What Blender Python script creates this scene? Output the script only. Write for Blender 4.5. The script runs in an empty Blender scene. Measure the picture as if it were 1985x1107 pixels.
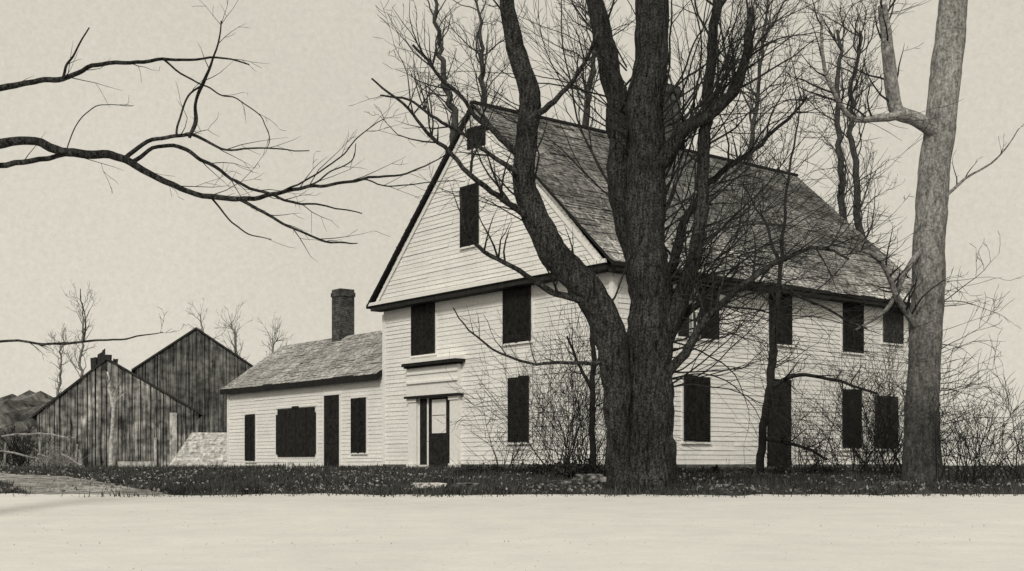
import bpy, bmesh, math, random
from mathutils import Vector, noise
F=2417.0; EYE=1.6
COL=bpy.context.scene.collection
def P(px,py,Z): return Vector(((px-992.5)/F*Z, Z, EYE+(900-py)/F*Z))
# ------------------------------------------------------------ materials
def mat(name, v, amp=0.35, scale=(6,6,6), detail=6, rough=0.9, bump=0.3, v2=None, big=None, grad=None, brick=None, seed=0.0, spk=None):
    m=bpy.data.materials.new(name); m.use_nodes=True; nt=m.node_tree; N=nt.nodes; L=nt.links
    b=N['Principled BSDF']; b.inputs['Roughness'].default_value=rough
    b.inputs['Specular IOR Level'].default_value=0.12
    tc=N.new('ShaderNodeTexCoord'); mp=N.new('ShaderNodeMapping'); mp.inputs['Scale'].default_value=scale
    mp.inputs['Location'].default_value=(seed,seed*.7,seed*1.3)
    L.new(tc.outputs['Object'],mp.inputs['Vector'])
    n=N.new('ShaderNodeTexNoise'); n.inputs['Scale'].default_value=1.0; n.inputs['Detail'].default_value=detail; n.inputs['Roughness'].default_value=0.65
    L.new(mp.outputs[0],n.inputs['Vector'])
    r=N.new('ShaderNodeValToRGB'); lo=v*(1-amp); hi=v2 if v2 else v*(1+amp)
    r.color_ramp.elements[0].position=0.32; r.color_ramp.elements[1].position=0.68
    r.color_ramp.elements[0].color=(lo,lo*.99,lo*.97,1); r.color_ramp.elements[1].color=(hi,hi*.985,hi*.95,1)
    L.new(n.outputs['Fac'],r.inputs['Fac']); out=r.outputs['Color']
    def mul(a,fac):
        x=N.new('ShaderNodeMix'); x.data_type='RGBA'; x.blend_type='MULTIPLY'; x.inputs[0].default_value=1.0
        L.new(a,x.inputs[6]); L.new(fac,x.inputs[7]); return x.outputs[2]
    for bg_ in ([big] if big else [])+([spk] if spk else []):
        n2=N.new('ShaderNodeTexNoise'); n2.inputs['Scale'].default_value=bg_[0]; n2.inputs['Detail'].default_value=3
        L.new(tc.outputs['Object'],n2.inputs['Vector'])
        mr=N.new('ShaderNodeMapRange'); mr.inputs['From Min'].default_value=.35; mr.inputs['From Max'].default_value=.65
        mr.inputs['To Min'].default_value=bg_[1]; mr.inputs['To Max'].default_value=bg_[2]
        L.new(n2.outputs['Fac'],mr.inputs['Value']); out=mul(out,mr.outputs[0])
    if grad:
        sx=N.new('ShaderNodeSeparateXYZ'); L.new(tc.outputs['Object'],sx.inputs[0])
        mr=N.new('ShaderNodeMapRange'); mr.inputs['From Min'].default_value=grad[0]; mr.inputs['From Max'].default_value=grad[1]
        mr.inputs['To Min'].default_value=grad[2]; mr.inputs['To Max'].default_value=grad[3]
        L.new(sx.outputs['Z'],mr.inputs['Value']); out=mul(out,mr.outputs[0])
    if brick:
        bk=N.new('ShaderNodeTexBrick'); bk.inputs['Scale'].default_value=1; bk.inputs['Brick Width'].default_value=brick[0]; bk.inputs['Row Height'].default_value=brick[1]
        bk.inputs['Mortar Size'].default_value=brick[2]; bk.inputs['Color1'].default_value=(1.15,1.15,1.15,1); bk.inputs['Color2'].default_value=(.85,.85,.85,1); bk.inputs['Mortar'].default_value=(brick[3],)*3+(1,)
        mp2=N.new('ShaderNodeMapping'); mp2.inputs['Rotation'].default_value=brick[4]; L.new(tc.outputs['Object'],mp2.inputs['Vector']); L.new(mp2.outputs[0],bk.inputs['Vector'])
        out=mul(out,bk.outputs['Color'])
    L.new(out,b.inputs['Base Color'])
    if bump:
        bp=N.new('ShaderNodeBump'); bp.inputs['Strength'].default_value=bump; bp.inputs['Distance'].default_value=0.05
        L.new(n.outputs['Fac'],bp.inputs['Height']); L.new(bp.outputs[0],b.inputs['Normal'])
    return m
M={}
M['siding']=mat('white_clapboard',.86,.08,(1.2,1.2,22),6,.7,.2,big=(.9,.93,1.03),spk=(12,.90,1.04))
M['trim']=mat('white_trim',.84,.08,(8,8,8),5,.6,.1)
M['soffit']=mat('shaded_soffit',.03,.4,(5,5,5),5)  # near-black colour paints the shadow under cornice and eaves into the soffit
M['shingle']=mat('dark_shingle',.13,.7,(16,16,16),8,.95,.5,v2=.29,big=(.8,.55,1.4),grad=(5.2,7.4,2.5,1.0),brick=(.16,4.0,.012,.75,(0,0,0)),spk=(6.5,.45,1.55))  # grad paints the sunlit lower roof into the colour, paler toward the eaves
M['wingshingle']=mat('grey_shingle',.38,.5,(16,16,16),8,.95,.5,big=(.8,.75,1.25),brick=(4.0,.16,.012,.75,(0,0,0)),spk=(7,.6,1.35))
M['edge']=mat('roof_edge',.022,.4,(10,10,10))
M['shutter']=mat('black_shutter',.007,.5,(9,9,9),6,.7,.1,v2=.035)
M['fadedshutter']=mat('faded_shutter',.03,.5,(9,9,9),6,.7,.1,v2=.10)
M['glass']=mat('window_pane',.30,.5,(4,4,4),3,.3,.0)
M['brick']=mat('old_brick',.06,.6,(14,14,14),6,.95,.5,brick=(.22,.075,.012,1.6,(math.pi/2,0,.3)),spk=(5,.6,1.5))
M['stonebase']=mat('foundation_stone',.13,.5,(3,3,5),6,.95,.8)
M['barn']=mat('barn_board',.10,.85,(11,11,.7),8,.95,.5,v2=.46,big=(.6,.4,1.4),spk=(3.2,.45,1.5))
M['barn2']=mat('dark_barn_board',.06,.8,(9,9,.6),8,.95,.5,v2=.21,big=(.4,.6,1.3),spk=(3,.55,1.45))
M['barnroof']=mat('barn_roof',.045,.6,(8,8,8),6)
M['palewood']=mat('pale_weathered_wood',.50,.6,(7,7,1.6),6,.9,.3,spk=(5,.7,1.2))
M['rail']=mat('rail_wood',.22,.7,(7,7,3),6,.9,.3,v2=.5)
M['bark']=mat('dark_bark',.015,.8,(26,26,5),9,.98,1.0,v2=.065,big=(1.3,.7,1.3),spk=(38,.35,1.9))
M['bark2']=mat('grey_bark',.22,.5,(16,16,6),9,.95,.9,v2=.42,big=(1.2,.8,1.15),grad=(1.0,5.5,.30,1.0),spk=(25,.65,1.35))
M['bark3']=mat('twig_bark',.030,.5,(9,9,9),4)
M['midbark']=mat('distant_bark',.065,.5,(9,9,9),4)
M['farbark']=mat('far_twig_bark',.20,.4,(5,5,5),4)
M['birch']=mat('pale_birch_bark',.5,.5,(5,5,9),5)
M['ground']=mat('dark_turf',.022,.8,(5,5,5),10,1,.8,v2=.08,big=(.25,.5,1.7))
M['dirt']=mat('pale_dirt_road',.71,.05,(1.6,2.2,3),12,1,.12,v2=.76,big=(.25,.96,1.02),spk=(26,.96,1.03))
M['lane']=mat('dirt_lane',.25,.7,(3,6,4),10,1,.6,v2=.62,big=(.6,.6,1.2),spk=(7,.6,1.2))
M['grass']=mat('dead_dark_grass',.022,.7,(3,3,3),6,1,0,v2=.12)
M['litter']=mat('pale_leaf_litter',.30,.6,(9,9,9),4,1,0)
M['shrub']=mat('dark_shrub_leaves',.02,.6,(5,5,5),5,.9,0,v2=.08)
M['rock']=mat('grey_rock',.10,.7,(5,5,5),8,.95,.9,v2=.30,spk=(9,.4,1.4))
M['palerock']=mat('pale_rock',.6,.35,(5,5,5),8,.95,.8)
M['hill']=mat('wooded_hill',.11,.8,(.8,.8,.8),9,1,.5,spk=(.35,.5,1.6))
# ------------------------------------------------------------ mesh builder
class MB:
    def __init__(s): s.v=[]; s.f=[]
    def add(s,vs,fs):
        o=len(s.v); s.v+= [tuple(v) for v in vs]; s.f+=[tuple(i+o for i in f) for f in fs]
    def box(s,x0,x1,y0,y1,z0,z1,mp=None):
        vs=[(x,y,z) for x in (x0,x1) for y in (y0,y1) for z in (z0,z1)]
        if mp: vs=[mp(*v) for v in vs]
        s.add(vs,[(0,1,3,2),(4,6,7,5),(0,4,5,1),(2,3,7,6),(0,2,6,4),(1,5,7,3)])
    def poly(s,vs): s.add(vs,[tuple(range(len(vs)))])
    def prism(s,poly,off):
        n=len(poly); a=[Vector(p) for p in poly]; b=[p+Vector(off) for p in a]
        s.add(a+b,[tuple(range(n)),tuple(range(2*n-1,n-1,-1))]+[(i,(i+1)%n,n+(i+1)%n,n+i) for i in range(n)])
    def tube(s,pts,rs,n=6,bumpy=0.0,cap=True):
        o=len(s.v); prev=None; K=len(pts)
        for i,p in enumerate(pts):
            t=(pts[min(i+1,K-1)]-pts[max(i-1,0)])
            if t.length<1e-9: t=Vector((0,0,1))
            t.normalize()
            if prev is None:
                a=Vector((1,0,0)) if abs(t.x)<.8 else Vector((0,1,0)); a=(a-t*a.dot(t)).normalized()
            else:
                a=prev-t*prev.dot(t); a=a.normalized() if a.length>1e-6 else Vector((1,0,0))
            prev=a; b=t.cross(a)
            for k in range(n):
                an=2*math.pi*k/n; r=rs[i]; dv=a*math.cos(an)+b*math.sin(an)
                if bumpy:
                    q=p+dv*r; r*=1+bumpy*(noise.noise(Vector((q.x*5,q.y*5,q.z*1.3)))*1.0+noise.noise(Vector((q.x*17,q.y*17,q.z*5)))*.55)
                s.v.append(tuple(p+dv*r))
        for i in range(K-1):
            for k in range(n):
                k2=(k+1)%n; s.f.append((o+i*n+k,o+i*n+k2,o+(i+1)*n+k2,o+(i+1)*n+k))
        if cap: s.f.append(tuple(o+(K-1)*n+k for k in range(n)))
    def build(s,name,m,parent=None,smooth=False,fix=False):
        me=bpy.data.meshes.new(name); me.from_pydata(s.v,[],s.f); me.materials.append(m)
        if fix:
            bm=bmesh.new(); bm.from_mesh(me); bmesh.ops.recalc_face_normals(bm,faces=bm.faces); bm.to_mesh(me); bm.free()
        if smooth: me.polygons.foreach_set('use_smooth',[True]*len(me.polygons))
        me.update()
        o=bpy.data.objects.new(name,me); COL.objects.link(o)
        if parent: o.parent=parent
        return o
def thing(name,label,cat,loc=(0,0,0),rz=0,group=None):
    o=bpy.data.objects.new(name,None); COL.objects.link(o); o.location=loc; o.rotation_euler=(0,0,rz)
    o['label']=label; o['category']=cat
    if group: o['group']=group
    return o
def tag(o,label,cat,group=None,kind=None):
    o['label']=label; o['category']=cat
    if group: o['group']=group
    if kind: o['kind']=kind
    return o
# ------------------------------------------------------------ terrain
HN=[(-20,-1.6),(0,-1.5),(8,-1.0),(12,-.82),(18.8,-.49),(24,-.33),(32,-.17),(45,-.22),(60,-.27),(100,-.3),(400,-1.5),(4000,-4)]
def H(x,y):
    for i in range(len(HN)-1):
        if y<=HN[i+1][0]:
            a,b=HN[i],HN[i+1]; t=max(0,(y-a[0])/(b[0]-a[0])); h=a[1]+(b[1]-a[1])*t; break
    else: h=-4
    w=max(0,min(1,(y-19.5)/4))*max(0,1-max(0,y-60)/40)
    return EYE+h+noise.noise(Vector((x*.35,y*.35,0)))*.05*w
def axis(parts):
    out=[]
    for a,b,s in parts:
        n=max(1,round((b-a)/s)); out+=[a+(b-a)*i/n for i in range(n)]
    out.append(parts[-1][1]); return out
xs=axis([(-2500,-300,550),(-300,-60,40),(-60,-24,3),(-24,24,.5),(24,60,3),(60,300,40),(300,2500,550)])
ys=axis([(-20,6,2),(6,62,.5),(62,120,4),(120,400,40),(400,4000,900)])
mb=MB()
for y in ys:
    for x in xs: mb.v.append((x,y,H(x,y)))
nx=len(xs)
for j in range(len(ys)-1):
    for i in range(nx-1): mb.f.append((j*nx+i,j*nx+i+1,(j+1)*nx+i+1,(j+1)*nx+i))
g=mb.build('ground',M['ground'],smooth=True); g['kind']='structure'
mb=MB(); RX=axis([(-60,60,.2)])
def redge(x): return 18.75+noise.noise(Vector((x*.5,3,0)))*.40+noise.noise(Vector((x*2.3,7,0)))*.25+noise.noise(Vector((x*7,7,0)))*.12
rows=60
def rut(x,y):
    c1=12.2+.25*math.sin(x*.2)+noise.noise(Vector((x*.3,1,0)))*.15
    return sum(-.012*math.exp(-((y-c)/.22)**2) for c in (c1,c1+1.6))+noise.noise(Vector((x*.9,y*1.3,3)))*.006
for x in RX:
    e=redge(x)
    for j in range(rows+1):
        y=7.5+(e-7.5)*j/rows; mb.v.append((x,y,H(x,y)+.05+rut(x,y)+(-.04 if j==rows else 0)))
for i in range(len(RX)-1):
    for j in range(rows):
        a=i*(rows+1)+j; mb.f.append((a,a+rows+1,a+rows+2,a+1))
o=mb.build('road',M['dirt'],smooth=True); o['kind']='structure'
# track at lower left
mb=MB(); cl=[Vector((-5.9,18.3,0)),Vector((-6.9,20,0)),Vector((-8.2,22.5,0)),Vector((-10.4,26,0)),Vector((-14.5,31,0)),Vector((-20,36,0)),Vector((-27,41,0))]
pts=[]
for i in range(len(cl)-1):
    for k in range(20): pts.append(cl[i].lerp(cl[i+1],k/20))
def lw(y): return max(.75,1.25-(y-18.3)*.03)
for i,p in enumerate(pts):
    w=lw(p.y)+noise.noise(Vector((i*.3,0,0)))*.35
    for k in range(9):
        x=p.x+(k/8-.5)*2*w; mb.v.append((x,p.y,H(x,p.y)+.045+(-.04 if k in(0,8) else noise.noise(Vector((x*3,p.y*2,0)))*.02)))
for i in range(len(pts)-1):
    for k in range(8): a=i*9+k; mb.f.append((a,a+1,a+10,a+9))
o=mb.build('path',M['lane'],smooth=True); o['kind']='structure'
mb=MB()
for j in range(19):
    for i in range(181):
        x=-140+i*.75; y=118+j*6
        env=max(0,min(1,(-40-x)/10))
        h=math.sin(math.pi*j/18)*(9.5*env)*(1+.2*noise.noise(Vector((x*.15,y*.15,2))))+(noise.noise(Vector((x*1.7,y*.9,1)))*1.3+noise.noise(Vector((x*.4,y*.3,5)))*1.5)*env
        mb.v.append((x,y,H(x,y)-.3+max(0,h)))
for j in range(18):
    for i in range(180): a=j*181+i; mb.f.append((a,a+1,a+182,a+181))
o=mb.build('hills',M['hill']); o['kind']='structure'
# ------------------------------------------------------------ house
C=Vector((2.6,32.0,EYE-.15)); TH=math.atan2(.623,.782); ct,st=math.cos(TH),math.sin(TH)
W=10.85; LN=13.8; ZE=5.3; ZR=10.58; YR=5.45; GO=-.32
def hit(px,py,plane,val):
    d=Vector(((px-992.5)/F,1,(900-py)/F)); o=Vector((0,0,EYE))-C
    lo=Vector((o.x*ct+o.y*st,-o.x*st+o.y*ct,o.z)); ld=Vector((d.x*ct+d.y*st,-d.x*st+d.y*ct,d.z))
    t=(val-lo[plane])/ld[plane]; return lo+ld*t
house=thing('farmhouse','large old white clapboard farmhouse with steep dark shingle roof and low left wing','house',C,TH)
def lap(mb,A,U,Vv,Nn,T,step,lip,left,right,jit=0.0,rg=random.Random(3)):
    A,U,Vv,Nn=Vector(A),Vector(U),Vector(Vv),Vector(Nn); t=0
    while t<T-1e-4:
        t1=min(t+step,T); l=lip*(1+rg.uniform(-jit,jit))
        l0,r0,l1,r1=left(t),right(t),left(t1),right(t1)
        if r0-l0>.02:
            if r1<l1: r1=l1=(r1+l1)/2
            nn=max(1,int((r0-l0)/(2.2 if jit==0 else .7)))
            for k in range(nn):
                a0=l0+(r0-l0)*k/nn; b0=l0+(r0-l0)*(k+1)/nn; a1=l1+(r1-l1)*k/nn; b1=l1+(r1-l1)*(k+1)/nn
                q=l*(1+rg.uniform(-jit,jit)) if jit else l*rg.uniform(.6,1.35)
                dt=rg.uniform(-jit,jit)*.05 if jit else rg.uniform(-.008,.008)
                mb.add([A+U*a0+Vv*(t+dt),A+U*b0+Vv*(t+dt),A+U*b0+Vv*(t+dt)+Nn*q,A+U*a0+Vv*(t+dt)+Nn*q,A+U*b1+Vv*t1+Nn*.004,A+U*a1+Vv*t1+Nn*.004],[(0,1,2,3),(3,2,4,5)])
        t=t1
LIP=.021
mb=MB(); lap(mb,(0,0,.15),(0,1,0),(0,0,1),(-1,0,0),ZE-.15,.13,LIP,lambda t:0,lambda t:W)
mb.build('gable_wall',M['siding'],house)
mb=MB(); lap(mb,(0,0,.15),(1,0,0),(0,0,1),(0,-1,0),ZE-.15,.13,LIP,lambda t:0,lambda t:LN)
mb.build('side_wall',M['siding'],house)
ks=(ZR-ZE)/YR
mb=MB(); lap(mb,(GO,0,ZE+.02),(0,1,0),(0,0,1),(-1,0,0),ZR-ZE-.1,.13,LIP,lambda t:t/ks-.05,lambda t:W-(t*(W-YR)/(ZR-ZE))+.05)
mb.build('upper_gable_wall',M['siding'],house)
mb=MB()
mb.poly([(0.01,0.01,0),(0.01,W-.01,0),(0.01,W-.01,ZE),(0.01,0.01,ZE)]); mb.poly([(0.01,0.01,0),(LN,0.01,0),(LN,0.01,ZE),(0.01,0.01,ZE)])
mb.poly([(LN,0,0),(LN,W,0),(LN,W,ZE),(LN,YR,ZR-.1),(LN,0,ZE)]); mb.poly([(0,W,0),(LN,W,0),(LN,W,ZE),(0,W,ZE)])
mb.build('rear_wall',M['siding'],house)
mb=MB(); mb.box(-.02,LN+.02,-.02,W+.02,-.8,.15); mb.build('foundation',M['stonebase'],house,fix=True)
mb=MB(); mb.prism([(-.055,-.055,.15),(.11,-.055,.15),(.11,-.001,.15),(-.001,-.001,.15),(-.001,.11,.15),(-.055,.11,.15)],(0,0,ZE-.5)); mb.build('corner_board',M['trim'],house,fix=True)
mb=MB(); mb.box(LN-.12,LN+.05,-.05,-.001,.15,ZE-.35); mb.build('corner_board',M['trim'],house,fix=True)
mb=MB(); mb.box(-.05,-.001,W-.12,W+.02,.15,ZE-.3); mb.build('corner_board',M['trim'],house,fix=True)
mb=MB(); mb.box(GO-.09,-.002,-.16,W+.16,ZE-.20,ZE+.0); mb.build('gable_cornice',M['soffit'],house,fix=True)  # dark front band carries the painted cornice shadow
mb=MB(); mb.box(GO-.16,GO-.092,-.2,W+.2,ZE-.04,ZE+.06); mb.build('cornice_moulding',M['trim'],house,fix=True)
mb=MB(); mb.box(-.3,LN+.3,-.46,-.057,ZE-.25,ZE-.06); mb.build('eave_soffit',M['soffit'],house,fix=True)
def slope(e0,r0,x0,x1,step,lip,jit,sd):
    d=Vector((0,r0[0]-e0[0],r0[1]-e0[1])); T=d.length; d.normalize(); nrm=Vector((1,0,0)).cross(d)
    if nrm.z<0: nrm=-nrm
    mb=MB(); lap(mb,(x0,e0[0],e0[1]),(1,0,0),d,nrm,T,step,lip,lambda t:0,lambda t:x1-x0,jit,random.Random(sd)); return mb
e_f=(-.5,ZE-.05)
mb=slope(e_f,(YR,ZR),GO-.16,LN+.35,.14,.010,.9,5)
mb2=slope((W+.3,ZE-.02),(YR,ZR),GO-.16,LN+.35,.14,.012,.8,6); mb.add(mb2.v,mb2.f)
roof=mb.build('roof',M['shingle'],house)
mb=MB()
for a,b,th in ((e_f,(YR,ZR),.09),((W+.3,ZE-.02),(YR,ZR),.16)):
    mb.prism([(GO-.17,a[0],a[1]-.01),(GO-.17,b[0],b[1]-.01),(GO-.17,b[0],b[1]-th),(GO-.17,a[0],a[1]-.09)],(LN+.5-GO,0,0))
mb.build('roof_deck',M['edge'],roof,fix=True)
mb=MB()
for a,b in (((0.1,ZE+.1),(YR,ZR-.14)),((W-.1,ZE+.1),(YR,ZR-.17))):
    mb.prism([(GO-.06,a[0],a[1]-.02),(GO-.06,b[0],b[1]),(GO-.06,b[0],b[1]-.16),(GO-.06,a[0]+(.15 if a[0]<YR else -.15),a[1]-.03)],(.03,0,0))
mb.build('rake_board',M['trim'],roof,fix=True)
mb=MB(); mb.box(GO-.17,LN+.36,YR-.09,YR+.09,ZR-.03,ZR+.05); mb.build('ridge_cap',M['edge'],roof,fix=True)
def chimney(x,y,w,z0,z1,name='chimney',parent=roof):
    mb=MB(); mb.box(x-w/2,x+w/2,y-w/2,y+w/2,z0,z1-.28); mb.box(x-w/2-.03,x+w/2+.03,y-w/2-.03,y+w/2+.03,z1-.28,z1-.12)
    mb.box(x-w/2,x+w/2,y-w/2,y+w/2,z1-.12,z1)
    return mb.build(name,M['brick'],parent,fix=True)
chimney(7.35,YR,.8,9.8,12.5)
WY=22.2; WE=3.2; WR=5.0; WX=2.5
mb=MB(); lap(mb,(0,W+.001,.1),(0,1,0),(0,0,1),(-1,0,0),WE-.1,.13,LIP,lambda t:0,lambda t:WY-W)
mb.poly([(0.01,W,-.4),(0.01,WY,-.4),(0.01,WY,WE),(0.01,W,WE)]); mb.poly([(0,WY,-.4),(5,WY,-.4),(5,WY,WE),(WX,WY,WR-.1),(0,WY,WE)]); mb.poly([(5,W,-.4),(5,WY,-.4),(5,WY,WE),(5,W,WE)])
mb.box(-.05,-.001,WY-.13,WY+.02,0,WE-.02)
mb.build('wing_wall',M['siding'],house)
mb=MB()
for s in (0,1):
    A=(-.25,W+.02,WE-.1) if s==0 else (5.25,W+.02,WE-.1); d=Vector((WX-A[0],0,WR-A[2])); T=d.length; d.normalize(); nn=Vector((-d.z,0,d.x))
    if nn.z<0: nn=-nn
    lap(mb,A,(0,1,0),d,nn,T,.14,.010,lambda t:0,lambda t:WY-W+.2,.9,random.Random(8))
wroof=mb.build('wing_roof',M['wingshingle'],house)
mb=MB()
mb.prism([(-.27,W+.03,WE-.11),(WX,W+.03,WR-.01),(WX,W+.03,WR-.12),(-.27,W+.03,WE-.30)],(0,WY-W+.17,0))
mb.prism([(5.25,W+.03,WE-.11),(WX,W+.03,WR-.01),(WX,W+.03,WR-.12),(5.25,W+.03,WE-.24)],(0,WY-W+.17,0))
mb.build('wing_eave',M['edge'],wroof,fix=True)
chimney(WX,17.6,.62,4.5,6.77,parent=wroof)
def gmap(x0): return lambda s,z,n:(x0-n,s,z)
def lmap(): return lambda s,z,n:(s,-n,z)
def rect(wall,x0,x1,y0,y1):
    if wall=='g': pl,val,ax=0,0.0,1
    elif wall=='u': pl,val,ax=0,GO,1
    else: pl,val,ax=1,0.0,0
    xm=(x0+x1)/2
    s=sorted((hit(x0,y0,pl,val)[ax],hit(x1,y0,pl,val)[ax])); z0=hit(xm,y1,pl,val).z; z1=hit(xm,y0,pl,val).z
    mp=gmap(0) if wall=='g' else gmap(GO) if wall=='u' else lmap()
    return s[0],s[1],z0,z1,mp
def frame(s0,s1,z0,z1,mp,w=.08,n=.045,bottom=True):
    mb=MB(); mb.box(s0-w,s0,z0-(w if bottom else 0),z1,.0,n,mp); mb.box(s1,s1+w,z0-(w if bottom else 0),z1,.0,n,mp)
    mb.box(s0-w-.02,s1+w+.02,z1,z1+w,.0,n+.01,mp); return mb
WR_=random.Random(4)
def window(wall,x0,x1,y0,y1,style='shut',sm='shutter'):
    s0,s1,z0,z1,mp=rect(wall,x0,x1,y0,y1)
    w=frame(s0,s1,z0,z1,mp).build('window',M['trim'],house,fix=True)
    mb=MB(); mb.box(s0-.10,s1+.10,z0-.05,z0,.0,.08,mp); mb.build('sill',M['trim'],w,fix=True)
    if style=='shut':
        mid=(s0+s1)/2
        for a,b in ((s0-.03,mid-.006),(mid+.006,s1+.03)):
            dz0,dz1=WR_.uniform(-.03,.03),WR_.uniform(-.02,.04); zb,zt=z0+.002+dz0,z1-.002+dz1
            mb=MB(); mb.box(a,b,zb,zt,.057,.07,mp)
            for c,d in ((a,a+.05),(b-.05,b)): mb.box(c,d,zb+.004,zt-.004,.071,.09,mp)
            z=zb+.05
            while z<zt-.06: mb.box(a+.052,b-.052,z,z+.03,.072,.084,mp); z+=.055
            mb.build('shutter',M[sm],w,fix=True)
    else:
        a,b=.25,.55
        sa=s0+(s1-s0)*a; sb=s0+(s1-s0)*b
        mb=MB(); mb.box(sa,sb,z0+.003,z1-.003,.034,.04,mp); mb.build('pane',M['glass'],w,fix=True)
        mb=MB(); mb.box(sa,sb,(z0+z1)/2-.025,(z0+z1)/2+.025,.042,.056,mp)
        for k in (1,2): q=sa+(sb-sa)*k/3; mb.box(q-.008,q+.008,z0+.004,z1-.004,.042,.05,mp)
        mb.build('sash',M['trim'],w,fix=True)
        for c,d in ((s0,sa),(sb,s1)):
            mb=MB(); mb.box(c+.002,d-.002,z0,z1,.042,.07,mp); mb.build('shutter',M['shutter'],w,fix=True)
window('u',897,930,358,477)
window('u',911,943,246,288)
window('g',802,845,580,688); window('g',980,1031,542,664); window('g',990,1027,731,858)
window('l',1312,1391,553,656,'open'); window('l',1489,1530,563,668); window('l',1632,1669,578,684); window('l',1710,1746,592,666,sm='fadedshutter')
window('l',1324,1371,730,857); window('l',1631,1665,756,870); window('l',1694,1736,768,870,sm='fadedshutter')
window('g',479,496,803,894); window('g',685,711,772,878)
s0,s1,z0,z1,mp=rect('g',537,615,790,888)
wd=frame(s0,s1,z0,z1,mp,.07).build('window',M['trim'],house,fix=True)
mb=MB(); mb.box(s0+.12,s1-.12,z0+.05,z1-.03,.034,.05,mp); mb.box(s0+.002,s1-.002,z0+.15,z1-.22,.034,.052,mp); mb.box((s0+s1)/2-.25,(s0+s1)/2+.25,z1-.031,z1+.05,.058,.07,mp)
mb.build('pane',M['shutter'],wd,fix=True)
mb=MB()
for k in (1,2,3): q=s0+(s1-s0)*k/4; mb.box(q-.02,q+.02,z0+.051,z1-.031,.0535,.062,mp)
mb.build('sash',M['edge'],wd,fix=True)
def pdoor(wall,x0,x1,y0,y1):
    s0,s1,z0,z1,mp=rect(wall,x0,x1,y0,y1)
    d=frame(s0,s1,z0,z1,mp,.08,.055,False); d=d.build('door',M['trim'],house,fix=True)
    mb=MB(); mb.box(s0+.002,s1-.002,z0,z1-.002,.034,.042,mp)
    for k in range(3):
        for a in (0,1):
            h=(z1-z0)/3; c=s0+.08+a*(s1-s0-.06)/2; mb.box(c,c+(s1-s0)/2-.13,z0+k*h+.08,z0+(k+1)*h-.06,.043,.055,mp)
    mb.build('door_leaf',M['shutter'],d,fix=True)
    mb=MB(); mb.box(s0+.06,s0+.1,z0+.95,z0+1.05,.043,.09,mp); mb.build('handle',M['edge'],d,fix=True)
pdoor('g',630,660,766,912); pdoor('l',1484,1532,735,906)
# main entry
s0,s1,z0,z1,mp=rect('g',798,895,770,910); zz=lambda py:hit(845,py,0,0).z
sx=lambda px:hit(px,850,0,0)[1]
ent=MB(); ent.box(s0,s1,z0,z1,.0,.045,mp)
for a,b in ((879,895),(798,814)):
    p,q=sorted((sx(a),sx(b))); ent.box(p,q,z0,z1-.01,.046,.14,mp); ent.box(p-.03,q+.03,z0,z0+.18,.14,.18,mp); ent.box(p-.03,q+.03,z1-.12,z1-.011,.14,.18,mp)
ent.box(s0-.02,s1+.02,z1+.07,zz(711),.0,.18,mp)
ent.box(s0-.04,s1+.04,zz(742),zz(738),.18,.24,mp)
ent.box(s0-.04,s1+.04,zz(724),zz(721),.18,.22,mp)
door=ent.build('door',M['trim'],house,fix=True)
mb=MB(); mb.box(s0-.12,s1+.06,z1-.005,z1+.065,.005,.26,mp); mb.box(s0-.06,s1+.04,zz(711)+.003,zz(708),.005,.28,mp); mb.box(s0-.2,s1+.04,zz(708)+.001,zz(702),.005,.36,mp)
mb.build('entablature',M['edge'],door,fix=True)
mb=MB(); mb.box(s0-.2,s1+.05,zz(702)+.002,zz(696),.005,.38,mp); mb.build('entry_cap',M['trim'],door,fix=True)
mb=MB(); p,q=sorted((sx(834),sx(876))); mb.box(p,q,z0,z1-.02,.047,.06,mp)
mb.build('door_leaf',M['shutter'],door,fix=True)
mb=MB(); p2,q2=sorted((sx(817),sx(830))); mb.box(p2,q2,z0+.15,z1-.02,.047,.06,mp); mb.build('sidelight',M['shutter'],door,fix=True)
mb=MB(); p,q=sorted((sx(841),sx(868))); mb.box(p,q,zz(840),zz(775),.062,.07,mp); mb.build('door_pane',M['trim'],door,fix=True)
mb=MB(); mb.box(p+.03,q-.03,zz(806),zz(805),.071,.08,mp); mb.build('door_rail',M['soffit'],door,fix=True)
mb=MB(); mb.box(s0-.1,s1+.1,-.25,z0-.003,.05,.9,mp); mb.build('doorstep',M['stonebase'],house,fix=True)
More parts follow.
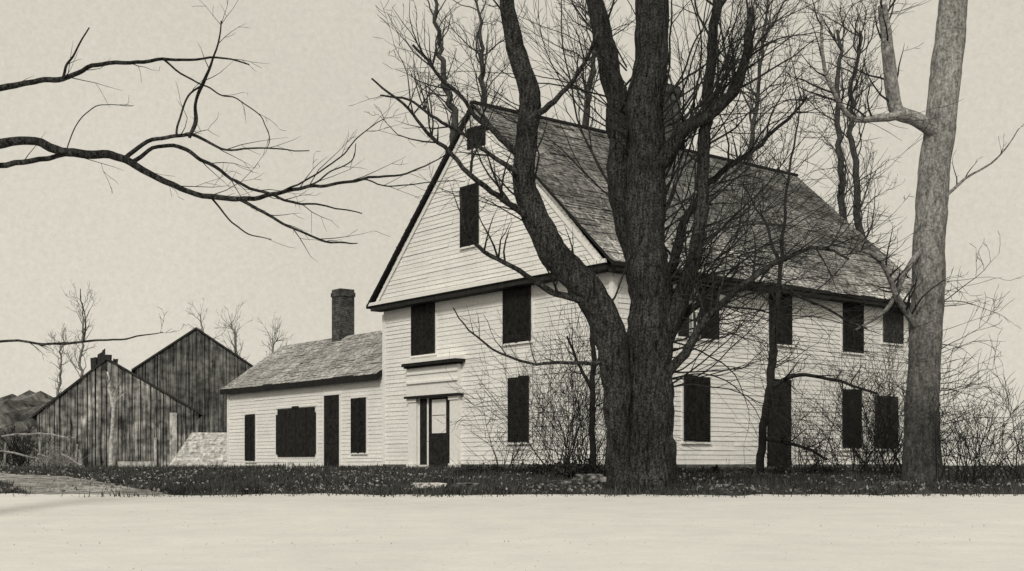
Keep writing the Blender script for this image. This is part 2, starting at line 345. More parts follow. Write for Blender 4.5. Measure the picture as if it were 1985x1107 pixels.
# ------------------------------------------------------------ outbuildings
def barn(name,label,px0,pxa,px1,pya,pye0,pye1,Z,depth,rz,m,rm,door=None,rag=0):
    a=P(px0,pye0,Z); b=P(px1,pye1,Z); ap=P(pxa,pya,Z); gz=H((a.x+b.x)/2,Z)-.1
    org=Vector(((a.x+b.x)/2,Z,gz)); t=thing(name,label,'barn',org,rz)
    xl=a.x-org.x; xr=b.x-org.x; xa=ap.x-org.x; zl=a.z-gz; zr=b.z-gz; za=ap.z-gz
    rg=random.Random(int(px0)); top=lambda x: zl+(za-zl)*(x-xl)/(xa-xl) if x<xa else zr+(za-zr)*(xr-x)/(xr-xa)
    mb=MB(); x=xl+.2
    while x<xr-.25:
        w=min(rg.uniform(.12,.30),xr-.2-x); n=rg.uniform(0,.07); zb=rg.choice([0,.05,.0,.2])*rg.random(); g=rg.uniform(.004,.03); up=rg.uniform(-.05,rag) if rag else -.05
        tl=rg.uniform(-.02,.02)
        if w>.05: mb.prism([(x+g,-n,zb),(x+w-g,-n,zb),(x+w-g+tl,-n,top(x+w)+up),(x+g+tl,-n,top(x)+up)],(0,.05+n,0))
        x+=w
    mb.build('front_wall',m,t,fix=True)
    mb=MB()
    mb.poly([(xl+.25,.06,0),(xr-.25,.06,0),(xr-.25,.06,top(xr-.25)-.08),(xa,.06,za-.1),(xl+.25,.06,top(xl+.25)-.08)])
    mb.poly([(xl+.25,depth,0),(xr-.25,depth,0),(xr-.25,depth,top(xr-.25)-.08),(xa,depth,za-.1),(xl+.25,depth,top(xl+.25)-.08)])
    mb.poly([(xl+.26,.06,0),(xl+.26,depth,0),(xl+.26,depth,zl),(xl+.26,.06,zl)]); mb.poly([(xr-.26,.06,0),(xr-.26,depth,0),(xr-.26,depth,zr),(xr-.26,.06,zr)])
    mb.build('side_wall',M['barn2'],t)
    mb=MB()
    for (x0,z0),(x1,z1) in (((xl,zl),(xa,za)),((xr,zr),(xa,za))):
        mb.prism([(x0,-.12,z0),(x1,-.12,z1),(x1,-.12,z1+.11),(x0,-.12,z0+.11)],(0,depth+.3,0))
    mb.build('roof',rm,t,fix=True)
    if door:
        mb=MB(); d0=P(door[0],900,Z).x-org.x; d1=P(door[1],900,Z).x-org.x; mb.box(d0,d1,-.13,-.08,.02,door[2])
        mb.build('door',M[door[3]],t,fix=True)
    return t,org
barn('barn','tall dark weathered barn with pointed gable behind the lower shed',260,380,494,638,722,714,70,9,.26,M['barn2'],M['barnroof'])
t,org=barn('barn','low sagging plank shed in front of the taller barn',72,208,388,698,812,804,57,6,.29,M['barn'],M['barnroof'],(228,296,.5,'palewood'),rag=.05)
mb=MB(); x=P(332,900,57).x-org.x; mb.box(x-.16,x+.16,-.17,-.10,0,2.75); mb.build('corner_post',M['palewood'],t,fix=True)
mb=MB(); x=P(298,900,57).x-org.x; mb.box(x-.06,x+.06,-.19,-.10,0,1.6); mb.build('door_post',M['palewood'],t,fix=True)
mb=MB(); x=P(203,900,57).x-org.x; zt=P(205,700,57).z-org.z; rg=random.Random(21)
mb.box(x-.28,x+.26,-.05,.5,zt-.4,zt+.28)
for k in range(11):
    xx=x-.55+k*.1+rg.uniform(-.03,.03); h=.12+.42*math.exp(-((k-4.5)/2.6)**2)*rg.uniform(.5,1.2); yy=rg.uniform(-.1,.3)
    mb.prism([(xx,yy,zt-.5),(xx+.12,yy,zt-.5),(xx+.12+rg.uniform(-.08,.08),yy,zt+h),(xx+rg.uniform(-.05,.05),yy,zt+h*rg.uniform(.6,1))],(0,.08,0))
mb.build('broken_ventilator',M['barnroof'],t,fix=True)
a=P(322,913,50); b=P(441,913,50); org=Vector((a.x,50,H(a.x,50)-.05)); t=thing('lean_to_shed','small pale lean-to shed with sloping board roof against the left end of the wing','shed',org)
w=b.x-a.x; mb=MB()
for k in range(9):
    y0=k*.2
    mb.prism([(.0+.5*k/8,y0,.05+k*.17),(w,y0,.05+k*.17),(w,y0+.21,.05+(k+1)*.17-.02),(.0+.5*(k+1)/8,y0+.21,.05+(k+1)*.17-.02)],(0,0,.03))
mb.build('roof',M['palewood'],t,fix=True)
mb=MB(); mb.poly([(.05,.05,0),(.5,1.85,0),(.5,1.85,1.5),(.05,.05,.05)]); mb.poly([(.5,1.87,0),(w,1.87,0),(w,1.87,1.5),(.5,1.87,1.5)]); mb.build('side_wall',M['barn'],t)
fo=P(60,905,44); t=thing('rail_fence','old broken split rail fence at far left in front of the low shed','fence',(fo.x,44,H(fo.x,44)))
for px,hh,ln in ((8,1.0,.05),(80,1.2,-.06),(145,.95,.1),(160,.75,-.12)):
    x=P(px,900,44).x-fo.x; mb=MB(); mb.tube([Vector((x,0,-.1)),Vector((x+ln*.5,0,.5)),Vector((x+ln,0,hh))],[.05,.045,.035],7); mb.build('post',M['rail'],t)
for (p0,y0,p1,y1) in ((5,846,84,839),(76,841,146,849),(75,880,156,912),(0,874,84,890),(120,880,165,905)):
    q0=P(p0,y0,44)-Vector(t.location); q1=P(p1,y1,44)-Vector(t.location); q0.y-=.07; q1.y-=.07
    mb=MB(); mb.tube([q0,q0.lerp(q1,.35)+Vector((0,0,.03)),q0.lerp(q1,.7)+Vector((0,0,-.02)),q1],[.03,.04,.035,.025],6); mb.build('rail',M['rail'],t)
# ------------------------------------------------------------ trees
def catmull(P4,k):
    out=[]; n=len(P4)
    for i in range(n-1):
        a=P4[max(i-1,0)];b=P4[i];c=P4[i+1];d=P4[min(i+2,n-1)]
        for j in range(k):
            t=j/k; out.append(tuple(.5*((2*b[m])+(c[m]-a[m])*t+(2*a[m]-5*b[m]+4*c[m]-d[m])*t*t+(3*b[m]-a[m]-3*c[m]+d[m])*t**3) for m in range(4)))
    out.append(tuple(P4[-1])); return out
def limb(pts,Z0,Z1,k=5,wob=1.0,rk=1.0):
    L=[]; n=len(pts)
    for i,(px,py,r) in enumerate(pts):
        Z=Z0+(Z1-Z0)*i/(n-1); p=P(px,py,Z); L.append((p.x,p.y,p.z,r*rk*Z/F))
    c=catmull(L,k); out=[]
    for q in c:
        v=Vector(q[:3]); out.append(v+(noise.noise_vector(v*2.2)*.06+noise.noise_vector(v*6.5)*.022)*wob)
    return out,[max(.003,q[3]) for q in c]
def grow(mb,p,d,r,L,lvl,rg,up=.05,wig=.16,dens=.5,rmin=.004,ang=(.45,.95)):
    n=max(4,int(L/.18)) ; n=min(n,16); seg=L/n; pts=[p]; rs=[r]; kids=[]; cv=Vector((rg.gauss(0,.05),rg.gauss(0,.05),rg.gauss(0,.05)))
    for i in range(n):
        d=(d+cv+Vector((rg.gauss(0,wig),rg.gauss(0,wig),rg.gauss(0,wig)))+Vector((0,0,up))).normalized()
        p=p+d*seg; t=(i+1)/n; rr=max(r*(1-.8*t),rmin); pts.append(p); rs.append(rr)
        if lvl>0 and t>.15 and rg.random()<dens: kids.append((p,d,rr,t))
    rs[-1]*=.5
    mb.tube(pts,rs,5 if r>.02 else 4 if r>.009 else 3,cap=False)
    for (q,dd,rr,t) in kids:
        a=rg.uniform(*ang); v=Vector((rg.gauss(0,1),rg.gauss(0,1),rg.gauss(0,1))); v=(v-dd*v.dot(dd)).normalized()
        grow(mb,q,dd*math.cos(a)+v*math.sin(a),max(rr*.6,rmin),L*(1-.45*t)*rg.uniform(.35,.7),lvl-1,rg,up,wig,dens,rmin,ang)
def sprout(mb,pts,rs,rg,count,L,lvl,t0=.2,up=.08,bias=(0,0,.3),rmin=.004,dens=.5,rk=.5,rcap=.022,wig=.15,ang=(.5,1.1)):
    n=len(pts)
    for _ in range(count):
        i=min(n-2,int((t0+(1-t0)*rg.random())*(n-1))); d=(pts[i+1]-pts[i]).normalized()
        v=Vector((rg.gauss(0,1),rg.gauss(0,1),rg.gauss(0,1)))+Vector(bias)*2; v=(v-d*v.dot(d)).normalized()
        a=rg.uniform(*ang); grow(mb,pts[i],d*math.cos(a)+v*math.sin(a),min(rcap,max(rmin,rs[i]*rk)),L*rg.uniform(.5,1.2),lvl,rg,up,wig,dens,rmin)
def tree(name,label,base,bark,trunk,limbs,Zt,twigm,seed,group=None,fn=None,n=20,bumpy=.12,rmin=.004,cat='tree',rk=1.0,up=.08,wob=1.0,tw_kw={}):
    t=thing(name,label,cat,base,0,group); rg=random.Random(seed); off=Vector(base)
    def sh(mb):
        mb.v=[(v[0]-off.x,v[1]-off.y,v[2]-off.z) for v in mb.v]; return mb
    mb=MB(); tp,tr=limb(trunk,*Zt,8,wob); mb.tube(tp,tr,n,bumpy); sh(mb).build('trunk',bark,t,smooth=True)
    tw=MB()
    for (pts,z0,z1,cnt,L,lvl) in limbs:
        lp,lr=limb(pts,z0,z1,6,wob,rk); mb=MB(); big=lr[0]>.05
        mb.tube(lp,lr,14 if big else 7,bumpy*.7 if big else 0); sh(mb).build('limb',bark,t,smooth=True)
        if cnt: sprout(tw,lp,lr,rg,cnt,L,lvl,rmin=rmin,up=up,**tw_kw)
    if fn: fn(tw,tp,tr,rg)
    sh(tw).build('crown',twigm,t)
    return t
def fan(tw,tp,tr,rg):
    for k in range(58):
        y=rg.uniform(180,690); st=P(1285,y,19.4); side=1 if k<46 else -1
        if side<0: st=P(1215,rg.uniform(120,420),19.4)
        d=Vector((side*rg.uniform(.45,1.1),rg.uniform(-.5,.5),rg.uniform(.3,1.25))).normalized()
        grow(tw,st,d,rg.uniform(.010,.021),rg.uniform(2.0,4.4),2,rg,.03,.09,.38,.0036,(.25,.6))
    for k in range(28):
        st=P(1300,rg.uniform(460,780),19.3); d=Vector((rg.uniform(.8,1.1),rg.uniform(-.4,.4),rg.uniform(-.15,.45))).normalized()
        grow(tw,st,d,rg.uniform(.009,.015),rg.uniform(1.6,3.4),2,rg,.0,.11,.4,.0036,(.3,.7))
    for k in range(10):
        st=P(1030,rg.uniform(200,440),19.1); d=Vector((-rg.uniform(.6,1.0),rg.uniform(-.4,.4),rg.uniform(-.1,.9))).normalized()
        grow(tw,st,d,rg.uniform(.008,.013),rg.uniform(1.0,2.2),2,rg,.02,.12,.38,.0036,(.3,.8))
ZT=19.5
LB=[
 ([(1205,990,30),(1200,900,26),(1196,820,24),(1196,740,28),(1183,655,31),(1147,575,31),(1094,512,29),(1052,455,27),(1024,390,24),(1016,320,22),(1026,250,21),(1027,180,20),(1006,105,18),(985,20,15),(965,-90,11)],19.3,19.0,10,1.6,2),
 ([(1240,520,22),(1212,430,23),(1197,340,23),(1200,260,23),(1195,190,22),(1176,110,21),(1160,40,18),(1140,-70,13)],19.7,20.3,10,1.8,2),
 ([(1278,710,16),(1308,610,18),(1340,525,15),(1358,420,13),(1362,320,12),(1370,220,11),(1380,110,10),(1390,0,9)],19.4,19.2,18,1.8,2),
 ([(1268,340,20),(1318,262,14),(1390,212,11),(1430,160,9),(1448,100,8),(1456,10,6)],19.4,18.6,18,1.8,2),
 ([(1285,735,11),(1328,685,9),(1370,622,7.5),(1420,572,6.5),(1500,512,5),(1580,482,3.4),(1650,500,2)],19.3,18.2,18,1.3,2),
 ([(1290,660,9),(1350,592,6.5),(1440,556,5),(1520,560,3.4),(1600,600,2.5),(1680,640,1.6)],19.5,19.9,12,1.2,2),
 ([(1185,640,10),(1120,585,7.5),(1060,560,6.5),(1000,522,5),(930,480,4),(900,440,3.4),(890,370,2)],19.2,18.0,10,1.0,1),
 ([(1035,430,9),(990,400,6),(925,350,5),(850,275,3.8),(790,215,2.8),(720,150,1.8)],19.1,18.0,12,1.2,2),
 ([(1188,700,5),(1110,705,3.5),(1010,700,2.6),(930,660,2),(880,600,1.2)],19.2,18.4,5,.7,1),
 ([(1020,300,8),(960,260,6),(905,200,4),(850,140,3.2),(800,90,2.4)],19.0,19.8,12,1.1,2),
 ([(1015,340,6),(940,290,4),(860,235,3.2),(790,195,2.4),(735,182,1.6)],19.0,18.3,9,.9,1),
 ([(1262,600,11),(1300,520,10),(1330,420,7.5),(1400,330,6),(1480,280,4),(1560,190,2.5)],19.4,20.5,16,1.3,2),
 ([(1030,230,7),(1080,190,5),(1130,130,4),(1160,60,3)],19.0,18.5,8,1.0,2),
]
tree('maple_tree','massive dark maple with forking trunk standing in front of the house corner',(P(1245,968,ZT).x,ZT,H(2,ZT)),M['bark'],
 [(1250,1000,76),(1250,950,62),(1252,900,55),(1256,800,49),(1260,700,45),(1260,600,42),(1257,500,39),(1253,400,37),(1252,300,35),(1256,200,34),(1260,105,32),(1264,0,29),(1270,-130,23)],LB,(ZT,ZT),M['bark3'],11,fn=fan,n=44,bumpy=.17,rmin=.0036)
def rfan(tw,tp,tr,rg):
    for k in range(34):
        st=P(1800,rg.uniform(540,910),22.5); s=rg.choice((-1,1,1)); d=Vector((s,rg.uniform(-.4,.4),rg.uniform(-.1,.4))).normalized()
        grow(tw,st,d,rg.uniform(.007,.012),rg.uniform(.7,1.6),2,rg,0,.13,.42,.004)
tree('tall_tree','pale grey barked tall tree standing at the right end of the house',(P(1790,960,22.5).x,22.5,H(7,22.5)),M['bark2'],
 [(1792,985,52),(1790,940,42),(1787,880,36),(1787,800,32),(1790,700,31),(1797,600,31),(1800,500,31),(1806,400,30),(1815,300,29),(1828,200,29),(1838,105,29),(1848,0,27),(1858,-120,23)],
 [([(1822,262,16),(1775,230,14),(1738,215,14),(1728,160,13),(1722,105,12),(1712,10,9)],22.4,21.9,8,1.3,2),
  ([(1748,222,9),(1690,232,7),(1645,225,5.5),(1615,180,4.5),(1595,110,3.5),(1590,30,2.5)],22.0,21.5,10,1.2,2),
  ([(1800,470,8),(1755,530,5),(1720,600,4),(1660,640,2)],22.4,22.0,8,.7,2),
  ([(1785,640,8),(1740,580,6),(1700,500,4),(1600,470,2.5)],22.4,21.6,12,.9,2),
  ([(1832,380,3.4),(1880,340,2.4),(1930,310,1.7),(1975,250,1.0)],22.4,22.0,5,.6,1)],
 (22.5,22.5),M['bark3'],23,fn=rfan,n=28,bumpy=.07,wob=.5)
ZL=13
lb=[
 ([(-330,470,34),(-180,360,24),(-60,300,17),(20,276,13),(62,276,12),(130,296,13),(200,302,12),(252,312,11),(310,345,9),(360,370,8),(420,386,8),(470,388,7),(540,375,6),(600,362,5),(660,358,4.5),(740,345,3.5),(800,330,2.5),(865,298,1.5)],13,12.2,11,.8,2),
 ([(-150,350,10),(-40,330,9),(62,316,8),(110,304,7),(150,298,5)],12.9,12.85,1,.4,0),
 ([(245,306,7),(290,278,6),(340,262,5.5),(378,264,5),(430,287,3.5),(500,290,2.5),(600,292,1.5)],12.8,12.2,6,.6,1),
 ([(258,316,7),(300,290,5.5),(355,285,6),(400,312,5.5),(460,348,4.5),(540,380,4),(600,400,3),(700,405,1.6)],12.75,12.9,7,.6,1),
 ([(462,390,5.5),(520,420,4.5),(580,450,3.5),(650,470,3),(695,476,1.5)],12.5,12.3,5,.6,1),
 ([(405,386,3.2),(440,430,2.5),(480,455,2),(522,466,1.2)],12.6,12.5,1,.3,0),
 ([(372,264,5),(378,236,6.5),(377,200,4.5),(384,168,5.5),(400,136,4),(412,105,3),(425,40,2)],12.6,12.5,6,.5,1),
 ([(344,262,3.5),(350,222,3),(362,186,3),(386,166,3)],12.6,12.55,1,.25,0),
 ([(-300,330,22),(-120,215,13),(0,172,9),(62,158,8),(120,148,7.5),(180,130,6.5),(250,120,5.5),(330,113,4.5),(400,112,3.2),(482,122,1.8)],13,12.6,6,.5,1),
 ([(118,149,4.5),(128,122,3.8),(142,100,3),(165,55,2)],12.9,12.8,1,.3,0),
 ([(320,115,3.2),(370,150,2.6),(420,185,2.2),(470,200,1.8),(510,230,1.6),(522,270,1.4),(515,290,1)],12.7,12.5,4,.4,1),
 ([(540,378,3.2),(600,345,2.6),(650,312,2.2),(690,272,1.9),(745,228,1.2)],12.4,12.3,5,.5,1),
 ([(600,362,2.8),(640,335,2.2),(680,318,1.8),(690,280,1.2)],12.35,12.3,2,.3,0),
 ([(690,352,2.4),(760,360,2),(830,350,1.6),(900,352,1)],12.3,12.1,3,.4,1),
 ([(130,292,1.8),(165,232,1.6),(200,206,1.4),(262,204,1)],12.9,12.8,2,.3,0),
 ([(-330,690,12),(-120,680,6),(40,663,3.6),(130,668,3.8),(200,660,3),(255,655,2.4),(315,644,1.2)],13,12.8,6,.35,1),
 ([(160,664,2.4),(163,620,1.8),(160,565,1.2)],12.9,12.9,3,.25,0),
]
tree('overhanging_tree','bare tree at far left reaching long curving limbs across the sky',(P(-330,960,ZL).x,ZL,H(-7,ZL)),M['bark'],
 [(-335,1080,70),(-330,950,58),(-335,700,50),(-330,450,44),(-320,250,36),(-310,50,28),(-300,-200,18)],lb,(13,13),M['bark3'],37,n=24,rmin=.0022,rk=.66,up=.0,wob=.8,tw_kw=dict(wig=.14,ang=(.35,.8),rcap=.006,dens=.35,bias=(.3,0,.1)))
tree('young_tree','slender dark young tree in front of the side door',(P(1474,940,27).x,27,H(5.4,27)),M['bark3'],
 [(1472,950,9),(1478,860,8),(1488,770,8),(1496,690,8),(1506,610,6),(1512,520,4),(1522,400,3),(1540,280,2),(1550,180,1)],
 [([(1488,760,5),(1540,730,4),(1620,735,3),(1700,760,2)],27,26.5,9,.8,2),([(1480,850,5),(1540,860,3.5),(1600,890,2.5)],27,26.4,7,.7,1),([(1512,520,4),(1480,430,2.5),(1440,350,1.5)],27,27.5,4,.8,1)],(27,27),M['bark3'],5,n=10,bumpy=0,
 fn=lambda tw,tp,tr,rg:sprout(tw,tp,tr,rg,26,1.3,2,.2,rmin=.0046,rcap=.013))
tree('young_tree','slim dark sapling rising from the shrub left of the great trunk',(P(1150,915,25.5).x,25.5,H(1.7,25.5)),M['bark3'],
 [(1150,925,6),(1148,820,6),(1150,720,5),(1146,640,4),(1140,560,2.5)],[([(1149,760,4),(1120,700,3),(1100,650,2)],25.5,25.3,5,.5,1)],(25.5,25.5),M['bark3'],6,n=8,bumpy=0,
 fn=lambda tw,tp,tr,rg:sprout(tw,tp,tr,rg,14,.9,2,.2,rmin=.0046,rcap=.012))
def far_tree(label,trunk,Z,seed,cnt=16,L=2.4,lvl=2,rmin=.011,grp=None,m='farbark',name='bare_tree'):
    p=P(trunk[0][0],900,Z)
    tree(name,label,(p.x,Z,H(p.x,Z)),M[m],trunk,[],(Z,Z),M[m],seed,n=8,bumpy=0,fn=lambda tw,tp,tr,rg:sprout(tw,tp,tr,rg,cnt,L,lvl,.35,.1,rmin=rmin,rcap=.035),group=grp,wob=3.5)
far_tree('bare tree behind the roof peak rising left of the gable',[(900,905,13),(892,600,12),(886,400,9),(883,250,7),(868,180,6),(853,105,5),(842,0,3)],47,61,18,2.2,2,.0075,m='midbark')
far_tree('bare tree behind the ridge just right of the gable peak',[(960,905,14),(950,500,11),(942,250,6),(938,160,5),(930,60,3),(925,-40,2)],48,62,24,2.8,2,.0075,m='midbark')
far_tree('bare tree behind the ridge between the two left stems of the maple',[(1120,905,14),(1125,500,11),(1135,250,7),(1150,150,5),(1158,40,3)],49,63,24,2.8,2,.0075,m='midbark')
far_tree('bare tree behind the ridge right of the great trunk',[(1440,905,12),(1440,500,8),(1455,300,5),(1470,150,3.5),(1490,0,2)],52,64,32,3.8,2,.008,m='midbark')
far_tree('straight bare tree behind the sloping right end of the roof, left one of two',[(1625,905,12),(1628,600,9),(1630,380,7),(1624,200,5),(1628,60,3)],52,65,28,2.8,2,.008,m='midbark')
far_tree('straight bare tree behind the sloping right end of the roof, right one of two',[(1700,905,12),(1680,600,9),(1658,360,7),(1652,200,5),(1672,60,3)],53,66,28,2.8,2,.008,m='midbark')
far_tree('bare tree standing behind the low shed at far left',[(150,905,4),(155,750,3),(161,650,2),(160,590,1)],80,71,22,1.7,2,.009)
far_tree('forked bare treetop just behind the peak of the tall barn',[(392,905,4),(392,720,3),(395,650,2),(388,610,1)],86,72,18,1.6,2,.009)
far_tree('bare tree behind the right slope of the tall barn',[(470,905,4),(465,740,3),(458,670,2),(447,630,1)],84,73,26,1.6,2,.009)
far_tree('low bare tree behind the left end of the wing roof',[(520,905,4),(522,760,3),(528,690,2),(535,655,1)],84,74,30,1.5,2,.009)
far_tree('small bare tree left of the tree behind the low shed',[(100,905,4),(110,780,3),(118,710,2),(115,660,1)],82,75,22,1.5,2,.009)
p=P(215,912,52); t=tree('birch_tree','thin crooked pale birch trunk in front of the low plank shed',(p.x,52,H(p.x,52)),M['birch'],[(218,915,4.5),(214,860,4),(219,800,3.5),(213,755,3),(209,720,1.5)],[],(52,52),M['birch'],8,n=8,bumpy=0,fn=lambda tw,tp,tr,rg:sprout(tw,tp,tr,rg,6,.8,0,.5,rmin=.012))
def twig_shrub(label,px,Z,n,hpx,spread,seed,lean=0,m='bark3',rm=.0038,name='bare_shrub',grp=None):
    rg=random.Random(seed); x=P(px,900,Z).x; base=Vector((x,Z,H(x,Z)-.03)); t=thing(name,label,'shrub',base,0,grp); mb=MB(); st=MB()
    for k in range(n):
        d=Vector((rg.gauss(lean,spread),rg.gauss(0,spread*.8),1)).normalized(); L=hpx*Z/F*rg.uniform(.5,1.15)
        s=Vector((rg.gauss(0,.3),rg.gauss(0,.2),0))
        if k<n//3:
            pts=[s]; rs=[.011]
            for j in range(8): d=(d+Vector((rg.gauss(0,.12),rg.gauss(0,.12),0.02))).normalized(); pts.append(pts[-1]+d*L/8); rs.append(max(rm,.011*(1-j/8)))
            st.tube(pts,rs,5); sprout(mb,pts,rs,rg,8,L*.42,1,.3,rmin=rm)
        else: grow(mb,s,d,.009,L,2,rg,.01,.12,.45,rm)
    st.build('stem',M[m],t); mb.build('twigs',M[m],t)
twig_shrub('tall dense bare shrub against the gable wall left of the great trunk',1100,26.5,62,285,.38,91)
twig_shrub('sparse arching bare shrub below the gable window',1010,27.5,16,190,.4,92)
twig_shrub('bare shrub growing at the foot of the great trunk on its left side',1150,23,26,220,.26,93)
twig_shrub('bare bushy shrub left of the pale tall tree trunk',1720,25,64,250,.38,94)
twig_shrub('low bare shrub under the lower right windows of the house',1650,26,40,210,.42,95)
twig_shrub('bare shrub just right of the pale tall tree trunk',1875,22,44,215,.42,96,.15)
twig_shrub('bare shrub at the far right edge of the yard',1985,23,36,170,.5,97,-.1)
twig_shrub('thin bare brush beside the side door',1560,27,28,150,.5,98)
twig_shrub('low tangled brush beneath the rail fence at far left',105,42,34,55,.9,99,rm=.006,m='rail')
twig_shrub('low dark tangled brush at the left edge behind the rail fence',40,47,60,85,.7,101,rm=.009)
def leaf_bush(label,px,Z,w,h,n,seed,name='evergreen_shrub',grp=None,size=.09,clumps=26):
    rg=random.Random(seed); x=P(px,900,Z).x; base=Vector((x,Z,H(x,Z)-.05)); t=thing(name,label,'shrub',base,0,grp); mb=MB(); W2=w*Z/F/2; Hh=h*Z/F
    cs=[]
    for _ in range(clumps):
        u=rg.uniform(-1,1); cs.append((Vector((u*W2,rg.uniform(-W2,W2)*.4,rg.random()**1.3*Hh*(1-.6*abs(u)))),rg.uniform(.2,.4)*min(W2,Hh)))
    for _ in range(n):
        c,r=rg.choice(cs); v=Vector((rg.gauss(0,1),rg.gauss(0,1),rg.gauss(0,1)))*r*.75; p=c+v; p.z=max(.02,p.z)
        a=Vector((rg.gauss(0,1),rg.gauss(0,1),rg.gauss(0,1))).normalized()*size*rg.uniform(.5,1.2); b=Vector((rg.gauss(0,1),rg.gauss(0,1),rg.gauss(0,1))).normalized()*size*.6
        mb.poly([p-a,p+b,p+a,p-b])
    mb.build('foliage',M['shrub'],t)
    st=MB()
    for _ in range(16):
        d=Vector((rg.gauss(0,.8),rg.gauss(0,.4),1)).normalized(); grow(st,Vector((rg.uniform(-W2,W2)*.7,0,0)),d,.009,Hh*rg.uniform(1.0,1.9),1,rg,0,.12,.5,.004)
    st.build('twigs',M['bark3'],t)
leaf_bush('dark low evergreen shrub at the foot of the house right of the entry door',935,27,95,26,2400,1,size=.04)
leaf_bush('dark spreading evergreen shrub below the gable window',1040,27.5,140,26,3200,2,size=.04)
leaf_bush('dark shrub mass between boulders and the great trunk',1120,24,110,46,3600,3,size=.04)
leaf_bush('low dark evergreen shrub right of the great trunk',1390,28,160,18,3000,4,size=.04)
leaf_bush('dark low shrub around the foot of the slender young tree',1560,27,170,22,3000,5,size=.04)
leaf_bush('low dark shrub under the wing windows',700,36,190,9,2400,6,size=.045)
def rock(label,px,py,Z,w,h,d,seed,m='rock',rot=0,grp=None):
    bm=bmesh.new(); bmesh.ops.create_icosphere(bm,subdivisions=4,radius=1)
    for v in bm.verts:
        k=1+.55*noise.noise(v.co*1.4+Vector((seed,0,0)))+.28*noise.noise(v.co*3.5+Vector((seed,5,0)))+.1*noise.noise(v.co*9+Vector((seed,5,0)))
        c=v.co*k; v.co=Vector((c.x*w*Z/F/2,c.y*d,max(-.6,min(.62+.1*noise.noise(v.co*3),c.z))*h*Z/F/2))
    me=bpy.data.meshes.new('boulder'); bm.to_mesh(me); bm.free(); me.materials.append(M[m]); o=bpy.data.objects.new('boulder',me); COL.objects.link(o)
    x=P(px,900,Z).x; o.location=(x,Z,H(x,Z)+.18*h*Z/F); o.rotation_euler=(0,0,rot); return tag(o,label,'rock',grp)
rock('flat pale boulder lying in the grass before the entry door',828,945,21,62,24,.35,1,'palerock')
rock('small pale stone left of the flat pale boulder',790,950,20.5,20,10,.12,9,'palerock')
rock('larger rough grey boulder beside the dark shrubs left of the great trunk',1140,905,22,66,46,.3,2)
rock('low grey boulder left of the larger one near the great trunk',1085,930,21.5,50,26,.25,3)
rock('small grey boulder right of the flat pale boulder',900,940,21,48,24,.25,4)
rock('small white stone in the grass under the broad wing window',563,915,34,13,34,.12,5,'palerock')
rock('grey boulder at the foot of the pale tall tree',1740,945,21.5,50,24,.25,6)
rock('dark grey boulder in the grass between maple and slender tree',1400,945,21,44,18,.22,7)
# ------------------------------------------------------------ ground cover
rg=random.Random(77); mb=MB()
def inlane(x,y):
    for i in range(len(cl)-1):
        a,b=cl[i],cl[i+1]
        if a.y<=y<=b.y:
            cx=a.x+(b.x-a.x)*(y-a.y)/(b.y-a.y); return abs(x-cx)<lw(y)*.85
    return False
cnt=0
while cnt<95000:
    y=18.0+(rg.random()**1.6)*27; x=rg.uniform(-.47,.47)*y
    if y<redge(x)-rg.random()**3*.8 or (inlane(x,y) and rg.random()>.06): continue
    dx,dy=x-C.x,y-C.y; lx=dx*ct+dy*st; ly=-dx*st+dy*ct
    if lx>-.02 and ly>-.02 : continue
    cnt+=1; h=rg.uniform(.04,.13)*(1+1.7*max(0,noise.noise(Vector((x*.8,y*.8,4)))))
    if inlane(x,y): h*=.5
    a=rg.uniform(0,6.28); w=.008+.0004*y; z=H(x,y); tx,ty=rg.gauss(0,.05),rg.gauss(0,.05)
    mb.poly([(x-w*math.cos(a),y-w*math.sin(a),z-.01),(x+w*math.cos(a),y+w*math.sin(a),z-.01),(x+tx,y+ty,z+h)])
tag(mb.build('grass',M['grass']),'dark rough winter grass covering the yard bank','grass',kind='stuff')
mb=MB()
for _ in range(10000):
    y=18.6+(rg.random()**1.3)*20; x=rg.uniform(-.46,.46)*y
    if y<redge(x) or noise.noise(Vector((x*.5,y*.5,9)))<-.1: continue
    s=rg.uniform(.012,.04); z=H(x,y)+rg.uniform(.05,.12); a=Vector((rg.gauss(0,1),rg.gauss(0,1),rg.gauss(0,.8))).normalized()*s; b=Vector((rg.gauss(0,1),rg.gauss(0,1),rg.gauss(0,.8))).normalized()*s*.7
    p=Vector((x,y,z)); mb.poly([p-a,p+b,p+a,p-b])
tag(mb.build('leaf_litter',M['litter']),'pale fallen leaves scattered over the dark grass','leaves',kind='stuff')
mb=MB()
for _ in range(1200):
    y=rg.uniform(8,18.6); x=rg.uniform(-.46,.46)*y; s=rg.uniform(.002,.006); z=H(x,y)+.05
    mb.tube([Vector((x,y,z-.02)),Vector((x,y,z+s*.6)),Vector((x+s*.2,y,z+s))],[s,s*.9,s*.4],5)
tag(mb.build('gravel',M['palewood']),'fine pale grit scattered over the dirt road','gravel',kind='stuff')
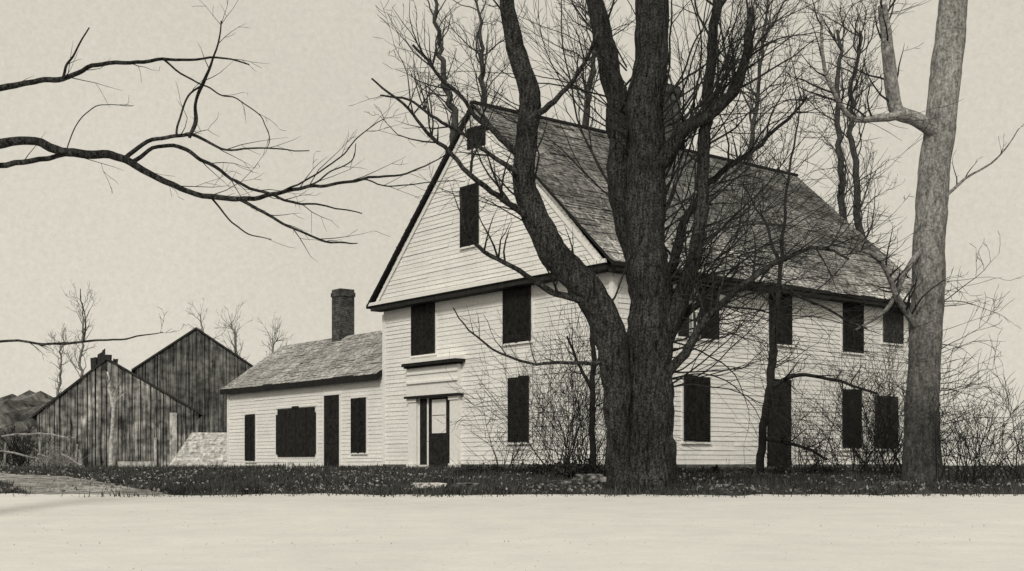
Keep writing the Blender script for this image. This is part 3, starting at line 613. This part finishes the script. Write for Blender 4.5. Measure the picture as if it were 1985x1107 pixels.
# ------------------------------------------------------------ light, sky, camera
w=bpy.data.worlds.new('World'); bpy.context.scene.world=w; w.use_nodes=True; nt=w.node_tree; N=nt.nodes; L=nt.links
bg=N['Background']; bg.inputs['Strength'].default_value=.1
sky=N.new('ShaderNodeTexSky'); sky.sky_type='NISHITA'; sky.sun_disc=False
SE=math.radians(36); SAZ=math.radians(194)
sky.sun_elevation=SE; sky.sun_rotation=SAZ
bw=N.new('ShaderNodeRGBToBW'); L.new(sky.outputs[0],bw.inputs[0])
mx=N.new('ShaderNodeMix'); mx.data_type='RGBA'; mx.inputs[0].default_value=.9
L.new(bw.outputs[0],mx.inputs[6]); mx.inputs[7].default_value=(6.9,6.9,6.9,1)
tint=N.new('ShaderNodeMix'); tint.data_type='RGBA'; tint.blend_type='MULTIPLY'; tint.inputs[0].default_value=1; L.new(mx.outputs[2],tint.inputs[6]); tint.inputs[7].default_value=(1.0,.945,.81,1)
tc=N.new('ShaderNodeTexCoord'); ns=N.new('ShaderNodeTexNoise'); ns.inputs['Scale'].default_value=260; ns.inputs['Detail'].default_value=4; ns.inputs['Roughness'].default_value=.8; L.new(tc.outputs['Generated'],ns.inputs['Vector'])
n2=N.new('ShaderNodeTexNoise'); n2.inputs['Scale'].default_value=3; n2.inputs['Detail'].default_value=4; L.new(tc.outputs['Generated'],n2.inputs['Vector'])
a1=N.new('ShaderNodeMapRange'); a1.inputs['From Min'].default_value=.3; a1.inputs['From Max'].default_value=.7; a1.inputs['To Min'].default_value=.92; a1.inputs['To Max'].default_value=1.07; L.new(ns.outputs['Fac'],a1.inputs['Value'])
a2=N.new('ShaderNodeMapRange'); a2.inputs['From Min'].default_value=.3; a2.inputs['From Max'].default_value=.7; a2.inputs['To Min'].default_value=.96; a2.inputs['To Max'].default_value=1.05; L.new(n2.outputs['Fac'],a2.inputs['Value'])
mm=N.new('ShaderNodeMath'); mm.operation='MULTIPLY'; L.new(a1.outputs[0],mm.inputs[0]); L.new(a2.outputs[0],mm.inputs[1])
t2=N.new('ShaderNodeMix'); t2.data_type='RGBA'; t2.blend_type='MULTIPLY'; t2.inputs[0].default_value=1; L.new(tint.outputs[2],t2.inputs[6]); L.new(mm.outputs[0],t2.inputs[7])
L.new(t2.outputs[2],bg.inputs['Color'])
sd=bpy.data.lights.new('sun','SUN'); sd.energy=1.8; sd.angle=math.radians(10); sd.color=(1,.96,.87)
so=bpy.data.objects.new('sun',sd); COL.objects.link(so)
dirv=Vector((math.sin(SAZ)*math.cos(SE),math.cos(SAZ)*math.cos(SE),math.sin(SE))); so.rotation_euler=dirv.to_track_quat('Z','Y').to_euler()
cd=bpy.data.cameras.new('camera'); cd.lens=36*F/1985; cd.sensor_width=36; cd.shift_y=(900-553.5)/1985; cd.clip_end=6000
co=bpy.data.objects.new('camera',cd); COL.objects.link(co); co.location=(0,0,EYE); co.rotation_euler=(math.pi/2,0,0)
bpy.context.scene.camera=co
vs=bpy.context.scene.view_settings; vs.view_transform='Standard'; vs.look='None'; vs.exposure=0
